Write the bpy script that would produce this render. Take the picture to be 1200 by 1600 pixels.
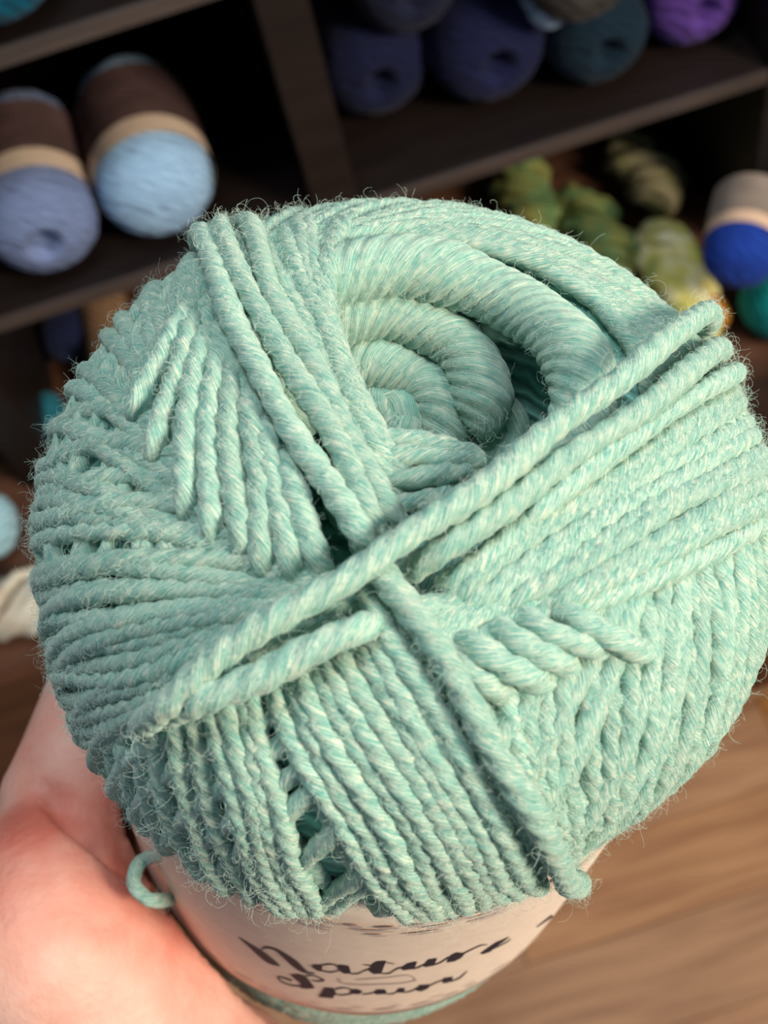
import bpy, bmesh, math, random
import numpy as np
from mathutils import Vector, Matrix
from mathutils.bvhtree import BVHTree
from mathutils.noise import noise as pnoise

random.seed(7)
rng = np.random.default_rng(7)
for o in list(bpy.data.objects):
    bpy.data.objects.remove(o, do_unlink=True)
scene = bpy.context.scene
COL = scene.collection

# ------------------------------------------------------------------ camera
F_PX = 1800.0
PITCH = math.radians(58.6)
ROLL = math.radians(17.95)
CAM = Vector((0.0, 0.0, 1.656))
X0 = Vector((1, 0, 0))
U0 = Vector((0, math.sin(PITCH), math.cos(PITCH)))
FW = Vector((0, math.cos(PITCH), -math.sin(PITCH)))
RT = X0 * math.cos(ROLL) - U0 * math.sin(ROLL)
UP = X0 * math.sin(ROLL) + U0 * math.cos(ROLL)
cam_d = bpy.data.cameras.new('camera')
cam = bpy.data.objects.new('camera', cam_d)
COL.objects.link(cam)
m = Matrix.Identity(4)
for i in range(3):
    m[i][0] = RT[i]; m[i][1] = UP[i]; m[i][2] = -FW[i]; m[i][3] = CAM[i]
cam.matrix_world = m
cam_d.sensor_fit = 'AUTO'
cam_d.sensor_width = 36
cam_d.lens = F_PX / 1600 * 36
cam_d.clip_start = 0.01
cam_d.dof.use_dof = True
cam_d.dof.focus_distance = 0.137
cam_d.dof.aperture_fstop = 28
scene.camera = cam

# ------------------------------------------------------------------ world, lights, exposure
world = bpy.data.worlds.new('world'); scene.world = world
world.use_nodes = True
bgn = world.node_tree.nodes['Background']
bgn.inputs[0].default_value = (0.62, 0.82, 1.0, 1)
bgn.inputs[1].default_value = 0.17

def area(name, loc, target, size, energy, color):
    d = bpy.data.lights.new(name, 'AREA'); d.shape = 'RECTANGLE'
    d.size, d.size_y = size; d.energy = energy; d.color = color
    o = bpy.data.objects.new(name, d); COL.objects.link(o)
    o.location = loc
    o.rotation_euler = (Vector(target) - Vector(loc)).to_track_quat('-Z', 'Y').to_euler()
    return o
area('ceiling_lamp', (1.15, -0.8, 2.15), (0.0, 0.1, 1.45), (0.45, 0.5), 39, (1.0, 0.88, 0.70))
area('ceiling_lamp', (0.05, 0.32, 2.75), (0.05, 0.2, 1.5), (0.6, 0.5), 10, (0.90, 0.97, 1.0))

scene.view_settings.view_transform = 'Standard'
scene.view_settings.look = 'None'
scene.view_settings.gamma = 1
scene.view_settings.use_curve_mapping = False
scene.view_settings.exposure = 0.0

# ------------------------------------------------------------------ helpers
def cw(x, y, z):
    """camera-relative metres (right, down, forward) -> world"""
    return CAM + RT * x - UP * y + FW * z
def pxdir(px, py):
    return RT * ((px - 600) / F_PX) - UP * ((py - 800) / F_PX) + FW
def on_height(px, py, z):
    d = pxdir(px, py); t = (z - CAM.z) / d.z
    return CAM + d * t

def tag(o, label=None, cat=None, group=None, kind=None):
    if label: o['label'] = label
    if cat: o['category'] = cat
    if group: o['group'] = group
    if kind: o['kind'] = kind
    return o
def empty(name, loc, rot=(0, 0, 0)):
    o = bpy.data.objects.new(name, None); COL.objects.link(o)
    o.empty_display_size = 0.02
    o.location = loc; o.rotation_euler = rot
    return o
def link_mesh(name, me, mat, parent=None, loc=None):
    o = bpy.data.objects.new(name, me); COL.objects.link(o)
    if mat is not None and not me.materials: me.materials.append(mat)
    if parent: o.parent = parent
    if loc is not None: o.location = loc
    return o
def mesh_np(name, verts, faces, uvs=None, smooth=True):
    me = bpy.data.meshes.new(name)
    verts = np.asarray(verts, dtype=np.float32); faces = np.asarray(faces, dtype=np.int32)
    k = faces.shape[1]
    me.vertices.add(len(verts)); me.vertices.foreach_set('co', verts.ravel())
    me.loops.add(faces.size); me.loops.foreach_set('vertex_index', faces.ravel())
    me.polygons.add(len(faces)); me.polygons.foreach_set('loop_start', np.arange(0, faces.size, k, dtype=np.int32))
    if uvs is not None:
        uv = me.uv_layers.new(name='UVMap')
        uv.data.foreach_set('uv', np.asarray(uvs, dtype=np.float32).ravel())
    me.update(calc_edges=True); me.validate()
    if smooth:
        me.polygons.foreach_set('use_smooth', np.ones(len(me.polygons), dtype=bool))
    return me
def box_mesh(name, lo, hi, bevel=0.0):
    bm = bmesh.new()
    bmesh.ops.create_cube(bm, size=1)
    for v in bm.verts:
        v.co = Vector([lo[i] + (v.co[i] + 0.5) * (hi[i] - lo[i]) for i in range(3)])
    if bevel > 0:
        bmesh.ops.bevel(bm, geom=bm.edges[:], offset=bevel, segments=2, affect='EDGES', profile=0.6)
    me = bpy.data.meshes.new(name); bm.to_mesh(me); bm.free()
    return me
def box(name, lo, hi, mat, parent=None, bevel=0.0):
    """box with its object origin at the bottom centre"""
    c = Vector(((lo[0] + hi[0]) / 2, (lo[1] + hi[1]) / 2, lo[2]))
    me = box_mesh(name, [lo[i] - c[i] for i in range(3)], [hi[i] - c[i] for i in range(3)], bevel)
    o = link_mesh(name, me, mat, parent)
    o.location = c - (Vector(parent.location) if parent else Vector())
    return o

# ------------------------------------------------------------------ materials
def srgb(r, g, b):
    f = lambda c: (c / 255 / 12.92) if c / 255 <= 0.04045 else ((c / 255 + 0.055) / 1.055) ** 2.4
    return (f(r), f(g), f(b), 1)
def new_mat(name):
    mt = bpy.data.materials.new(name); mt.use_nodes = True
    nt = mt.node_tree; b = nt.nodes['Principled BSDF']
    return mt, nt, b
def nd(nt, typ, **kw):
    n = nt.nodes.new(typ)
    for k, v in kw.items(): setattr(n, k, v)
    return n
def ramp(nt, fac, stops):
    r = nd(nt, 'ShaderNodeValToRGB')
    e = r.color_ramp.elements
    while len(e) < len(stops): e.new(0.5)
    for el, (p, c) in zip(e, stops): el.position = p; el.color = c
    nt.links.new(fac, r.inputs[0])
    return r

def mat_wood(name, c1, c2, scale=(2, 14, 14), rough=0.5, spec=0.3, bump=0.1):
    mt, nt, b = new_mat(name)
    tc = nd(nt, 'ShaderNodeTexCoord'); mp = nd(nt, 'ShaderNodeMapping')
    mp.inputs['Scale'].default_value = scale
    nt.links.new(tc.outputs['Object'], mp.inputs[0])
    oi = nd(nt, 'ShaderNodeObjectInfo')
    ad = nd(nt, 'ShaderNodeVectorMath', operation='ADD')
    ml = nd(nt, 'ShaderNodeMath', operation='MULTIPLY'); ml.inputs[1].default_value = 37.0
    nt.links.new(oi.outputs['Random'], ml.inputs[0])
    nt.links.new(mp.outputs[0], ad.inputs[0]); nt.links.new(ml.outputs[0], ad.inputs[1])
    n1 = nd(nt, 'ShaderNodeTexNoise'); n1.inputs['Scale'].default_value = 3; n1.inputs['Detail'].default_value = 6
    n1.inputs['Distortion'].default_value = 0.6
    nt.links.new(ad.outputs[0], n1.inputs[0])
    r = ramp(nt, n1.outputs[0], [(0.3, c1), (0.7, c2)])
    hs = nd(nt, 'ShaderNodeHueSaturation')
    mr = nd(nt, 'ShaderNodeMapRange'); mr.inputs[3].default_value = 0.78; mr.inputs[4].default_value = 1.18
    nt.links.new(oi.outputs['Random'], mr.inputs[0]); nt.links.new(mr.outputs[0], hs.inputs['Value'])
    mr2 = nd(nt, 'ShaderNodeMapRange'); mr2.inputs[3].default_value = 1.08; mr2.inputs[4].default_value = 0.82
    ml2 = nd(nt, 'ShaderNodeMath', operation='FRACT'); nt.links.new(ml.outputs[0], ml2.inputs[0])
    nt.links.new(ml2.outputs[0], mr2.inputs[0]); nt.links.new(mr2.outputs[0], hs.inputs['Saturation'])
    nt.links.new(r.outputs[0], hs.inputs['Color'])
    nt.links.new(hs.outputs[0], b.inputs['Base Color'])
    b.inputs['Roughness'].default_value = rough
    b.inputs['Specular IOR Level'].default_value = spec
    bp = nd(nt, 'ShaderNodeBump'); bp.inputs['Strength'].default_value = bump; bp.inputs['Distance'].default_value = 0.002
    nt.links.new(n1.outputs[0], bp.inputs['Height']); nt.links.new(bp.outputs[0], b.inputs['Normal'])
    return mt

def mat_plain(name, col, rough=0.7, spec=0.3, noise=0.12, nscale=60):
    mt, nt, b = new_mat(name)
    tc = nd(nt, 'ShaderNodeTexCoord')
    n1 = nd(nt, 'ShaderNodeTexNoise'); n1.inputs['Scale'].default_value = nscale; n1.inputs['Detail'].default_value = 4
    nt.links.new(tc.outputs['Object'], n1.inputs[0])
    a = tuple(c * (1 - noise) for c in col[:3]) + (1,); c2 = tuple(min(1, c * (1 + noise)) for c in col[:3]) + (1,)
    r = ramp(nt, n1.outputs[0], [(0.3, a), (0.7, c2)])
    nt.links.new(r.outputs[0], b.inputs['Base Color'])
    b.inputs['Roughness'].default_value = rough; b.inputs['Specular IOR Level'].default_value = spec
    return mt

def mat_yarn(name, dark, mid, light, fs=(0.5, 6.5)):
    """plied wool; UV is (mm along the ply, mm across it)"""
    mt, nt, b = new_mat(name)
    tc = nd(nt, 'ShaderNodeTexCoord')
    oi = nd(nt, 'ShaderNodeObjectInfo')
    mp = nd(nt, 'ShaderNodeMapping'); mp.inputs['Scale'].default_value = (fs[0], fs[1], 1)
    nt.links.new(tc.outputs['UV'], mp.inputs[0])
    ml = nd(nt, 'ShaderNodeMath', operation='MULTIPLY'); ml.inputs[1].default_value = 91.0
    nt.links.new(oi.outputs['Random'], ml.inputs[0])
    ad = nd(nt, 'ShaderNodeVectorMath', operation='ADD')
    nt.links.new(mp.outputs[0], ad.inputs[0]); nt.links.new(ml.outputs[0], ad.inputs[1])
    n1 = nd(nt, 'ShaderNodeTexNoise'); n1.inputs['Scale'].default_value = 1.0; n1.inputs['Detail'].default_value = 3
    n1.inputs['Roughness'].default_value = 0.65
    nt.links.new(ad.outputs[0], n1.inputs[0])
    n2 = nd(nt, 'ShaderNodeTexNoise'); n2.inputs['Scale'].default_value = 900; n2.inputs['Detail'].default_value = 3
    nt.links.new(tc.outputs['Object'], n2.inputs[0])
    mx = nd(nt, 'ShaderNodeMix'); mx.data_type = 'FLOAT'; mx.inputs[0].default_value = 0.2
    nt.links.new(n1.outputs[0], mx.inputs[2]); nt.links.new(n2.outputs[0], mx.inputs[3])
    r = ramp(nt, mx.outputs[0], [(0.35, dark), (0.49, mid), (0.66, light)])
    hs = nd(nt, 'ShaderNodeHueSaturation')
    mr = nd(nt, 'ShaderNodeMapRange'); mr.inputs[3].default_value = 0.92; mr.inputs[4].default_value = 1.08
    nt.links.new(oi.outputs['Random'], mr.inputs[0]); nt.links.new(mr.outputs[0], hs.inputs['Value'])
    nt.links.new(r.outputs[0], hs.inputs['Color']); nt.links.new(hs.outputs[0], b.inputs['Base Color'])
    b.inputs['Roughness'].default_value = 0.8; b.inputs['Specular IOR Level'].default_value = 0.15
    b.inputs['Sheen Weight'].default_value = 0.25; b.inputs['Sheen Roughness'].default_value = 0.5
    bp = nd(nt, 'ShaderNodeBump'); bp.inputs['Strength'].default_value = 0.55; bp.inputs['Distance'].default_value = 0.0004
    nt.links.new(n1.outputs[0], bp.inputs['Height']); nt.links.new(bp.outputs[0], b.inputs['Normal'])
    return mt

def mat_ball(name, c, amt=0.25, scale=55):
    mt, nt, b = new_mat(name)
    tc = nd(nt, 'ShaderNodeTexCoord')
    w1 = nd(nt, 'ShaderNodeTexWave'); w1.inputs['Scale'].default_value = scale; w1.inputs['Distortion'].default_value = 6
    w1.inputs['Detail'].default_value = 2; w1.bands_direction = 'DIAGONAL'
    nt.links.new(tc.outputs['Object'], w1.inputs[0])
    n1 = nd(nt, 'ShaderNodeTexNoise'); n1.inputs['Scale'].default_value = 45; n1.inputs['Detail'].default_value = 3
    nt.links.new(tc.outputs['Object'], n1.inputs[0])
    mx = nd(nt, 'ShaderNodeMix'); mx.data_type = 'FLOAT'; mx.inputs[0].default_value = 0.5
    nt.links.new(w1.outputs['Fac'], mx.inputs[2]); nt.links.new(n1.outputs[0], mx.inputs[3])
    lo = tuple(x * (1 - amt) for x in c[:3]) + (1,); hi = tuple(min(1, x * (1 + amt)) for x in c[:3]) + (1,)
    r = ramp(nt, mx.outputs[0], [(0.3, lo), (0.7, hi)])
    nt.links.new(r.outputs[0], b.inputs['Base Color'])
    b.inputs['Roughness'].default_value = 0.85; b.inputs['Specular IOR Level'].default_value = 0.15
    b.inputs['Sheen Weight'].default_value = 0.06
    bp = nd(nt, 'ShaderNodeBump'); bp.inputs['Strength'].default_value = 0.5; bp.inputs['Distance'].default_value = 0.0015
    nt.links.new(w1.outputs['Fac'], bp.inputs['Height']); nt.links.new(bp.outputs[0], b.inputs['Normal'])
    return mt
M_MINT = mat_yarn('mint_wool', srgb(88, 160, 150), srgb(148, 193, 178), srgb(236, 234, 212))
M_MINT_CORE = mat_ball('mint_wool_core', srgb(120, 178, 166), 0.3, 180)
def mat_fuzz(name, col, alpha=1.0):
    mt, nt, b = new_mat(name)
    b.inputs['Base Color'].default_value = col; b.inputs['Roughness'].default_value = 0.7
    b.inputs['Specular IOR Level'].default_value = 0.2
    return mt
M_FUZZ = mat_fuzz('mint_fuzz', srgb(206, 226, 214))
M_PAPER = mat_plain('label_paper', srgb(226, 206, 190), 0.75, 0.2, 0.05, 400)
M_INK = mat_plain('label_ink', srgb(48, 42, 52), 0.7, 0.2, 0.1, 400)
M_GREYINK = mat_plain('label_grey_ink', srgb(192, 174, 168), 0.75, 0.2, 0.15, 900)
M_SHELF = mat_wood('espresso_board', srgb(26, 19, 18), srgb(38, 28, 26), (3, 20, 20), 0.45, 0.35, 0.05)
M_EDGE = mat_wood('espresso_edge', srgb(70, 60, 57), srgb(90, 78, 74), (3, 20, 20), 0.4, 0.4, 0.05)
M_BASE = mat_wood('base_brown', srgb(74, 46, 32), srgb(104, 66, 46), (3, 20, 20), 0.5, 0.3, 0.05)
M_FLOOR = mat_wood('laminate', srgb(164, 106, 60), srgb(208, 148, 94), (1.6, 16, 1), 0.45, 0.35, 0.06)
M_SUB = mat_plain('floor_joint', srgb(60, 44, 32), 0.8)
M_WALL = mat_plain('wall_paint', srgb(200, 196, 188), 0.9)

# ------------------------------------------------------------------ structure: floor, wall
fl = box('floor', (-2.2, -1.6, -0.03), (2.4, 1.2, -0.006), M_SUB); tag(fl, kind='structure')
PW, PL = 0.125, 1.2
plank_me = box_mesh('plank', (-PL / 2 + 0.0006, -PW / 2 + 0.0006, 0), (PL / 2 - 0.0006, PW / 2 - 0.0006, 0.006), 0.0008)
plank_me.materials.append(M_FLOOR)
row = 0; y = -1.55
while y < 0.62:
    x = -2.0 + (row * 0.437) % PL - PL * 0.3
    while x < 2.2:
        p = link_mesh('plank', plank_me, M_FLOOR, fl)
        p.location = Vector((x, y, -0.006)) - fl.location
        x += PL
    y += PW; row += 1
wl = box('wall_back', (-2.2, 1.06, -0.03), (2.4, 1.16, 2.9), M_WALL); tag(wl, kind='structure')

# ------------------------------------------------------------------ shelving unit
YF, YB = 0.66, 1.02            # front plane and back of the cubbies
ZB = CAM.z - 0.85              # top of the deeper base
BT = 0.012
sh = empty('shelving_unit', (0.05, 0.84, 0))
tag(sh, 'dark brown wooden cubby shelving with a deeper brown base, filled with yarn', 'shelf')
def shbox(name, lo, hi, mat, parent=sh, bevel=0.0012):
    return box(name, lo, hi, mat, parent, bevel)
XL, XR = -0.62, 0.76
DIV = [(-0.655, -0.62), (-0.305, -0.27), (0.021, 0.055), (0.388, 0.422), (0.725, 0.76)]
for i, (a, b) in enumerate(DIV):
    shbox('side_panel' if i in (0, 4) else 'divider', (a, YF, ZB), (b, YB, 1.95), M_SHELF)
shbox('back_panel', (-0.655, YB, 0.0), (0.76, YB + 0.012, 1.95), M_SHELF)
levels = [CAM.z - 0.637, CAM.z - 0.425, CAM.z - 0.213, CAM.z - 0.001]
for i in range(4):
    xa, xb = DIV[i][1], DIV[i + 1][0]
    for z in levels:
        bd = shbox('shelf_board', (xa, YF + 0.004, z - BT), (xb, YB, z), M_SHELF)
        eb = box('edge_band', (xa, YF, z - BT), (xb, YF + 0.004, z), M_EDGE, None, 0.0008)
        eb.parent = bd
        eb.location = Vector(eb.location) - Vector(bd.location) - Vector(sh.location)
shbox('top_board', (-0.655, YF, 1.95), (0.76, YB + 0.012, 1.975), M_SHELF)
YBF = 0.497
shbox('base_top', (-0.665, YBF - 0.012, ZB - 0.025), (0.77, YB, ZB), M_BASE)
shbox('base_body', (-0.655, YBF + 0.016, 0.07), (0.76, YB, ZB - 0.025), M_BASE)
for i in range(4):
    xa, xb = DIV[i][0] + 0.02, DIV[i + 1][1] - 0.02
    d = shbox('base_door', (xa + 0.002, YBF, 0.08), (xb - 0.002, YBF + 0.016, ZB - 0.03), M_BASE, sh, 0.003)
    hb = box('handle', (xb - 0.05, YBF - 0.02, ZB - 0.20), (xb - 0.038, YBF, ZB - 0.08), M_EDGE, None, 0.003)
    hb.parent = d; hb.location = Vector(hb.location) - Vector(d.location) - Vector(sh.location)
shbox('plinth', (-0.64, YBF + 0.05, 0.0), (0.745, YB, 0.07), M_SHELF)

# ------------------------------------------------------------------ the held skein (cm, camera frame: right, down, forward)
C0 = np.array([0.483, -1.38, 12.777])
AX = np.array([-0.093, 0.67, 1.0]); AX /= np.linalg.norm(AX)
E1 = np.cross(AX, [0, 1, 0]); E1 /= np.linalg.norm(E1)
if E1[0] < 0: E1 = -E1
E2 = np.cross(AX, E1)
if E2[1] < 0: E2 = -E2           # E1: image right, E2: image down / towards the camera
RS = 0.132                       # strand radius, cm
RC, CAP, NN = 4.60, 4.2, 3.2    # core radius, dome length, dome exponent
def dome_h(r):
    return CAP * (1 - (1 - min(r / RC, 1) ** NN) ** (1 / NN))
H1, H2, HL = 4.78, 11.55, 15.8   # label top, label bottom, length
RL = 4.40
prof = [(dome_h(r), r) for r in (0.001, 0.4, 0.8, 1.2, 1.6, 2.0, 2.4, 2.8, 3.2, 3.6, 3.9, 4.15, 4.35, 4.46, 4.54, 4.58, 4.60)]
side = [(4.3, 4.54), (4.46, 4.40), (4.62, 4.20), (4.8, 4.02), (6.4, 4.02), (8.5, 4.04), (10.8, 4.06), (11.3, 4.06), (11.7, 4.08), (12.1, 4.10),
        (12.8, 4.10), (13.6, 4.05), (14.4, 3.95), (15.0, 3.5), (15.4, 2.9), (15.65, 2.2), (15.75, 1.4), (15.6, 0.8), (15.4, 0.001)]
def sst(x, a, b):
    t = min(1, max(0, (x - a) / (b - a))); return t * t * (3 - 2 * t)
def axp(h, r, th):
    # the band sits a little askew: higher on the right
    h = h - 0.55 * math.cos(th) * (r / 4.5) * sst(h, 1.2, 4.4) * (1 - sst(h, 8.0, 12.0))
    r = r * (1 - 0.065 * max(0, math.cos(th - 0.6)) * sst(h, 2.2, 3.8) * (1 - sst(h, 4.7, 5.2)))
    return C0 + AX * h + (E1 * math.cos(th) + E2 * math.sin(th)) * r
def revolve(profile, n):
    V, Fc = [], []
    for h, r in profile:
        for k in range(n):
            V.append(axp(h, r, 2 * math.pi * k / n))
    for j in range(len(profile) - 1):
        for k in range(n):
            a = j * n + k; b = j * n + (k + 1) % n
            Fc.append((a, b, b + n, a + n))
    return np.array(V), Fc
NV = 96
vs, fs = revolve(prof + side, NV)
BV = BVHTree.FromPolygons([Vector(v) for v in vs], fs)
def axis_r(P):
    d = np.asarray(P) - C0; h = d @ AX
    return h, d - AX * h
def axis_r_all(P):
    d = P - C0; h = d @ AX
    return h, d - h[:, None] * AX
def ray_hit(px, py):
    d = Vector(((px - 600) / F_PX, (py - 800) / F_PX, 1.0)).normalized()
    loc, nor, idx, dist = BV.ray_cast(Vector((0, 0, 0)), d)
    if loc is None: return None
    n = np.array(nor); 
    if n @ np.array(d) > 0: n = -n
    return np.array(loc), n
def out_normal(P, n):
    h, rad = axis_r(P)
    c = rad / (np.linalg.norm(rad) + 1e-9)
    ref = c if h > 3 else c * 0.2 - AX
    n = np.array(n)
    return n if n @ ref > 0 else -n
def nearest(P):
    loc, nor, idx, dist = BV.find_nearest(Vector(P))
    return np.array(loc), out_normal(np.array(loc), nor)

BASEPT = C0 + AX * HL
BASEW = cw(*(BASEPT / 100))
MAT_CW = np.array([list(RT), list(-UP), list(FW)])   # rows: x, y, z
def to_local(P):
    """cm camera frame -> metres relative to the skein's root"""
    return (np.asarray(P) / 100) @ MAT_CW + np.array(CAM) - np.array(BASEW)
skein = empty('yarn_skein', BASEW)
tag(skein, 'large mint green wool skein with a cream paper band, held up in the hand', 'yarn skein')

FIB = []      # (surface point, outward, along) samples for fuzz
def resample(P, ds):
    P = np.asarray(P, float)
    d = np.r_[0, np.cumsum(np.linalg.norm(np.diff(P, axis=0), axis=1))]
    n = max(4, int(d[-1] / ds) + 1)
    t = np.linspace(0, d[-1], n)
    return np.c_[[np.interp(t, d, P[:, i]) for i in range(P.shape[1])]].T
def smooth(P, it=2):
    P = P.copy()
    for _ in range(it):
        P[1:-1] = 0.25 * P[:-2] + 0.5 * P[1:-1] + 0.25 * P[2:]
    return P
def catmull(pts, step):
    pts = [np.array(p, float) for p in pts]
    if len(pts) == 2: pts = [pts[0], (pts[0] + pts[1]) / 2, pts[1]]
    ext = [2 * pts[0] - pts[1]] + pts + [2 * pts[-1] - pts[-2]]
    out = []
    for i in range(1, len(ext) - 2):
        p0, p1, p2, p3 = ext[i - 1:i + 3]
        n = max(2, int(np.linalg.norm(p2 - p1) / step))
        for k in range(n):
            t = k / n
            out.append(0.5 * ((2 * p1) + (-p0 + p2) * t + (2 * p0 - 5 * p1 + 4 * p2 - p3) * t * t + (-p0 + 3 * p1 - 3 * p2 + p3) * t ** 3))
    out.append(pts[-1])
    return np.array(out)

def tube(name, P, N, rad, parent, mat, plies=3, pitch=0.95, sides=18, lobe=0.36, ds=0.07, tip=True, fib=0.0, flat=1.0, sign=-1, phase=None):
    PN = resample(np.c_[P, N], ds)
    P, N = PN[:, :3], PN[:, 3:]
    T = np.gradient(P, axis=0); T /= np.linalg.norm(T, axis=1)[:, None] + 1e-12
    N = N - (N * T).sum(1)[:, None] * T; N /= np.linalg.norm(N, axis=1)[:, None] + 1e-12
    B = np.cross(T, N)
    s = np.r_[0, np.cumsum(np.linalg.norm(np.diff(P, axis=0), axis=1))]
    ph = random.uniform(0, 6.28) if phase is None else phase
    tau = sign * 2 * math.pi * s / pitch + ph + 0.5 * np.sin(s * 1.7 + ph)
    rr = rad * (1 + 0.06 * np.sin(s * 2.3 + ph * 3) + 0.03 * np.sin(s * 6.1 + ph))
    if tip:
        e = np.minimum(s, s[-1] - s); rr = rr * np.sqrt(np.clip(0.0004 + e / (rad * 1.2), 0.0004, 1))
    phi = np.linspace(0, 2 * math.pi, sides, endpoint=False)
    psi = phi[None, :] - tau[:, None]
    q = np.abs(np.cos(plies / 2 * psi))
    R = rr[:, None] * ((1 - lobe) + lobe * q ** 0.7)
    V = P[:, None, :] + R[:, :, None] * (np.cos(phi)[None, :, None] * N[:, None, :] * flat + np.sin(phi)[None, :, None] * B[:, None, :])
    n = len(P)
    idx = np.arange(n * sides).reshape(n, sides)
    a = idx[:-1]; b = np.roll(idx, -1, 1)[:-1]; c = np.roll(idx, -1, 1)[1:]; d = idx[1:]
    Fc = np.stack([a, b, c, d], -1).reshape(-1, 4)
    # uv along / across the ply
    phn = np.r_[phi, 2 * math.pi]
    u = np.repeat(s[:, None] * 10, sides + 1, 1)
    v = (phn[None, :] - tau[:, None]) * rad * 10
    uv = np.stack([u, v], -1)
    UV = np.stack([uv[:-1, :-1], uv[:-1, 1:], uv[1:, 1:], uv[1:, :-1]], 2).reshape(-1, 2)
    me = mesh_np(name, to_local(V.reshape(-1, 3)), Fc, UV)
    o = link_mesh(name, me, mat, parent)
    if fib > 0:
        k = int(fib * s[-1])
        ii = rng.integers(1, n - 1, k); aa = rng.normal(0, 1.0, k)
        for i, al in zip(ii, aa):
            od = math.cos(al) * N[i] + math.sin(al) * B[i]
            FIB.append((P[i] + od * rr[i] * 0.9, od, T[i]))
    return o

def extend(P, N, length, step=0.12):
    """go on over the skein's surface from the last point"""
    P = [p for p in P]; N = [q for q in N]
    t = P[-1] - P[-3]; t /= np.linalg.norm(t)
    done = 0
    while done < length:
        q, n = nearest(P[-1] + t * step)
        t2 = q - P[-1]; L = np.linalg.norm(t2)
        if L < 1e-4: break
        t = t2 / L; P.append(q); N.append(n); done += L
    return np.array(P), np.array(N)

def px_strand(poly, layer=1.0, rad=RS, dive0=0.0, dive1=0.0, ext0=0.0, ext1=0.0, jit=0.0, name='strand', fib=48, mat=None, low0=None, wob=0.03, over=0.0, **kw):
    """a strand laid over the skein along a line of picture points; layer in strand radii above the core"""
    Q = catmull(poly, 6)
    P, N = [], []
    for x, y in Q:
        h = ray_hit(x, y)
        if h is None:
            if P: break
            continue
        P.append(h[0]); N.append(out_normal(*h))
    if len(P) < 4: return None
    P, N = np.array(P), np.array(N)
    PN = resample(np.c_[P, N], 0.1); P, N = PN[:, :3], PN[:, 3:]
    n0 = n1 = 0
    if ext1 > 0:
        k = len(P); P, N = extend(P, N, ext1); n1 = len(P) - k
    if ext0 > 0:
        k = len(P); P, N = extend(P[::-1], N[::-1], ext0); P, N = P[::-1], N[::-1]; n0 = len(P) - k
    N = smooth(N, 4); N /= np.linalg.norm(N, axis=1)[:, None]
    s = np.r_[0, np.cumsum(np.linalg.norm(np.diff(P, axis=0), axis=1))]
    L = s[-1]
    H = np.full(len(P), layer * rad)
    if dive0 > 0: H -= (layer * rad + 0.8 * rad) * np.clip(1 - s / dive0, 0, 1) ** 1.6
    if dive1 > 0: H -= (layer * rad + 0.8 * rad) * np.clip(1 - (L - s) / dive1, 0, 1) ** 1.6
    if low0 is not None: H -= (layer - low0) * rad * np.clip(1 - s / (ext0 + 0.5), 0, 1) ** 0.7
    T = np.gradient(P, axis=0); T /= np.linalg.norm(T, axis=1)[:, None] + 1e-9
    B = np.cross(T, N)
    f = random.uniform(0, 9)
    w = wob * np.sin(s * 1.3 + f) + wob * 0.6 * np.sin(s * 2.9 + 2 * f)
    # rise above the core towards the viewer where the surface faces it, along the normal elsewhere, so a raised strand keeps its course
    V = -P / np.linalg.norm(P, axis=1)[:, None]
    c = (N * V).sum(1)
    k = np.clip((c - 0.3) / 0.3, 0, 1)[:, None]
    D = (1 - k) * N + k * V / np.clip(c, 0.45, 1)[:, None]
    P = P + D * H[:, None] + B * w[:, None]
    P = smooth(P, 3)
    # tuck under the paper band
    h, rad_v = axis_r_all(P); rr = np.linalg.norm(rad_v, axis=1)
    th = np.arctan2(rad_v @ E2, rad_v @ E1)
    past = np.clip((h - (H1 - 0.55 * np.cos(th) + over - 0.3)) / 0.4, 0, 1)
    lim = RL - rad * 1.1 - 0.04
    new_r = np.where(rr > lim, rr + (lim - rr) * past, rr)
    P = P + rad_v / rr[:, None] * (new_r - rr)[:, None]
    return tube(name, P, N, rad * random.uniform(0.93, 1.07), skein, mat or M_MINT, fib=fib, **kw)

def fan(guides, n, layer, jit=4.0, ljit=0.25, **kw):
    """n strands spread between guide lines"""
    G = []
    for g in guides:
        c = catmull(g, 4); d = np.r_[0, np.cumsum(np.linalg.norm(np.diff(c, axis=0), axis=1))]
        t = np.linspace(0, d[-1], 9)
        G.append(np.c_[np.interp(t, d, c[:, 0]), np.interp(t, d, c[:, 1])])
    G = np.array(G)
    for i in range(n):
        f = i / max(1, n - 1) * (len(G) - 1)
        k = min(int(f), len(G) - 2); w = f - k
        line = G[k] * (1 - w) + G[k + 1] * w
        line = line + rng.normal(0, jit, 2) + np.cumsum(rng.normal(0, jit * 0.12, line.shape), axis=0)
        px_strand([tuple(p) for p in line], layer + random.uniform(-ljit, ljit), **kw)

# core body with the open centre
holeprof = [(2.9, 0.001), (2.9, 0.6), (2.7, 1.1), (2.1, 1.6), (1.4, 1.95), (0.8, 2.2), (0.35, 2.5)]
cv, cf = revolve(holeprof + [p for p in prof if p[1] > 2.7] + side, NV)
core = link_mesh('inner_windings', mesh_np('inner_windings', to_local(cv), cf), M_MINT_CORE, skein)

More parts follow.
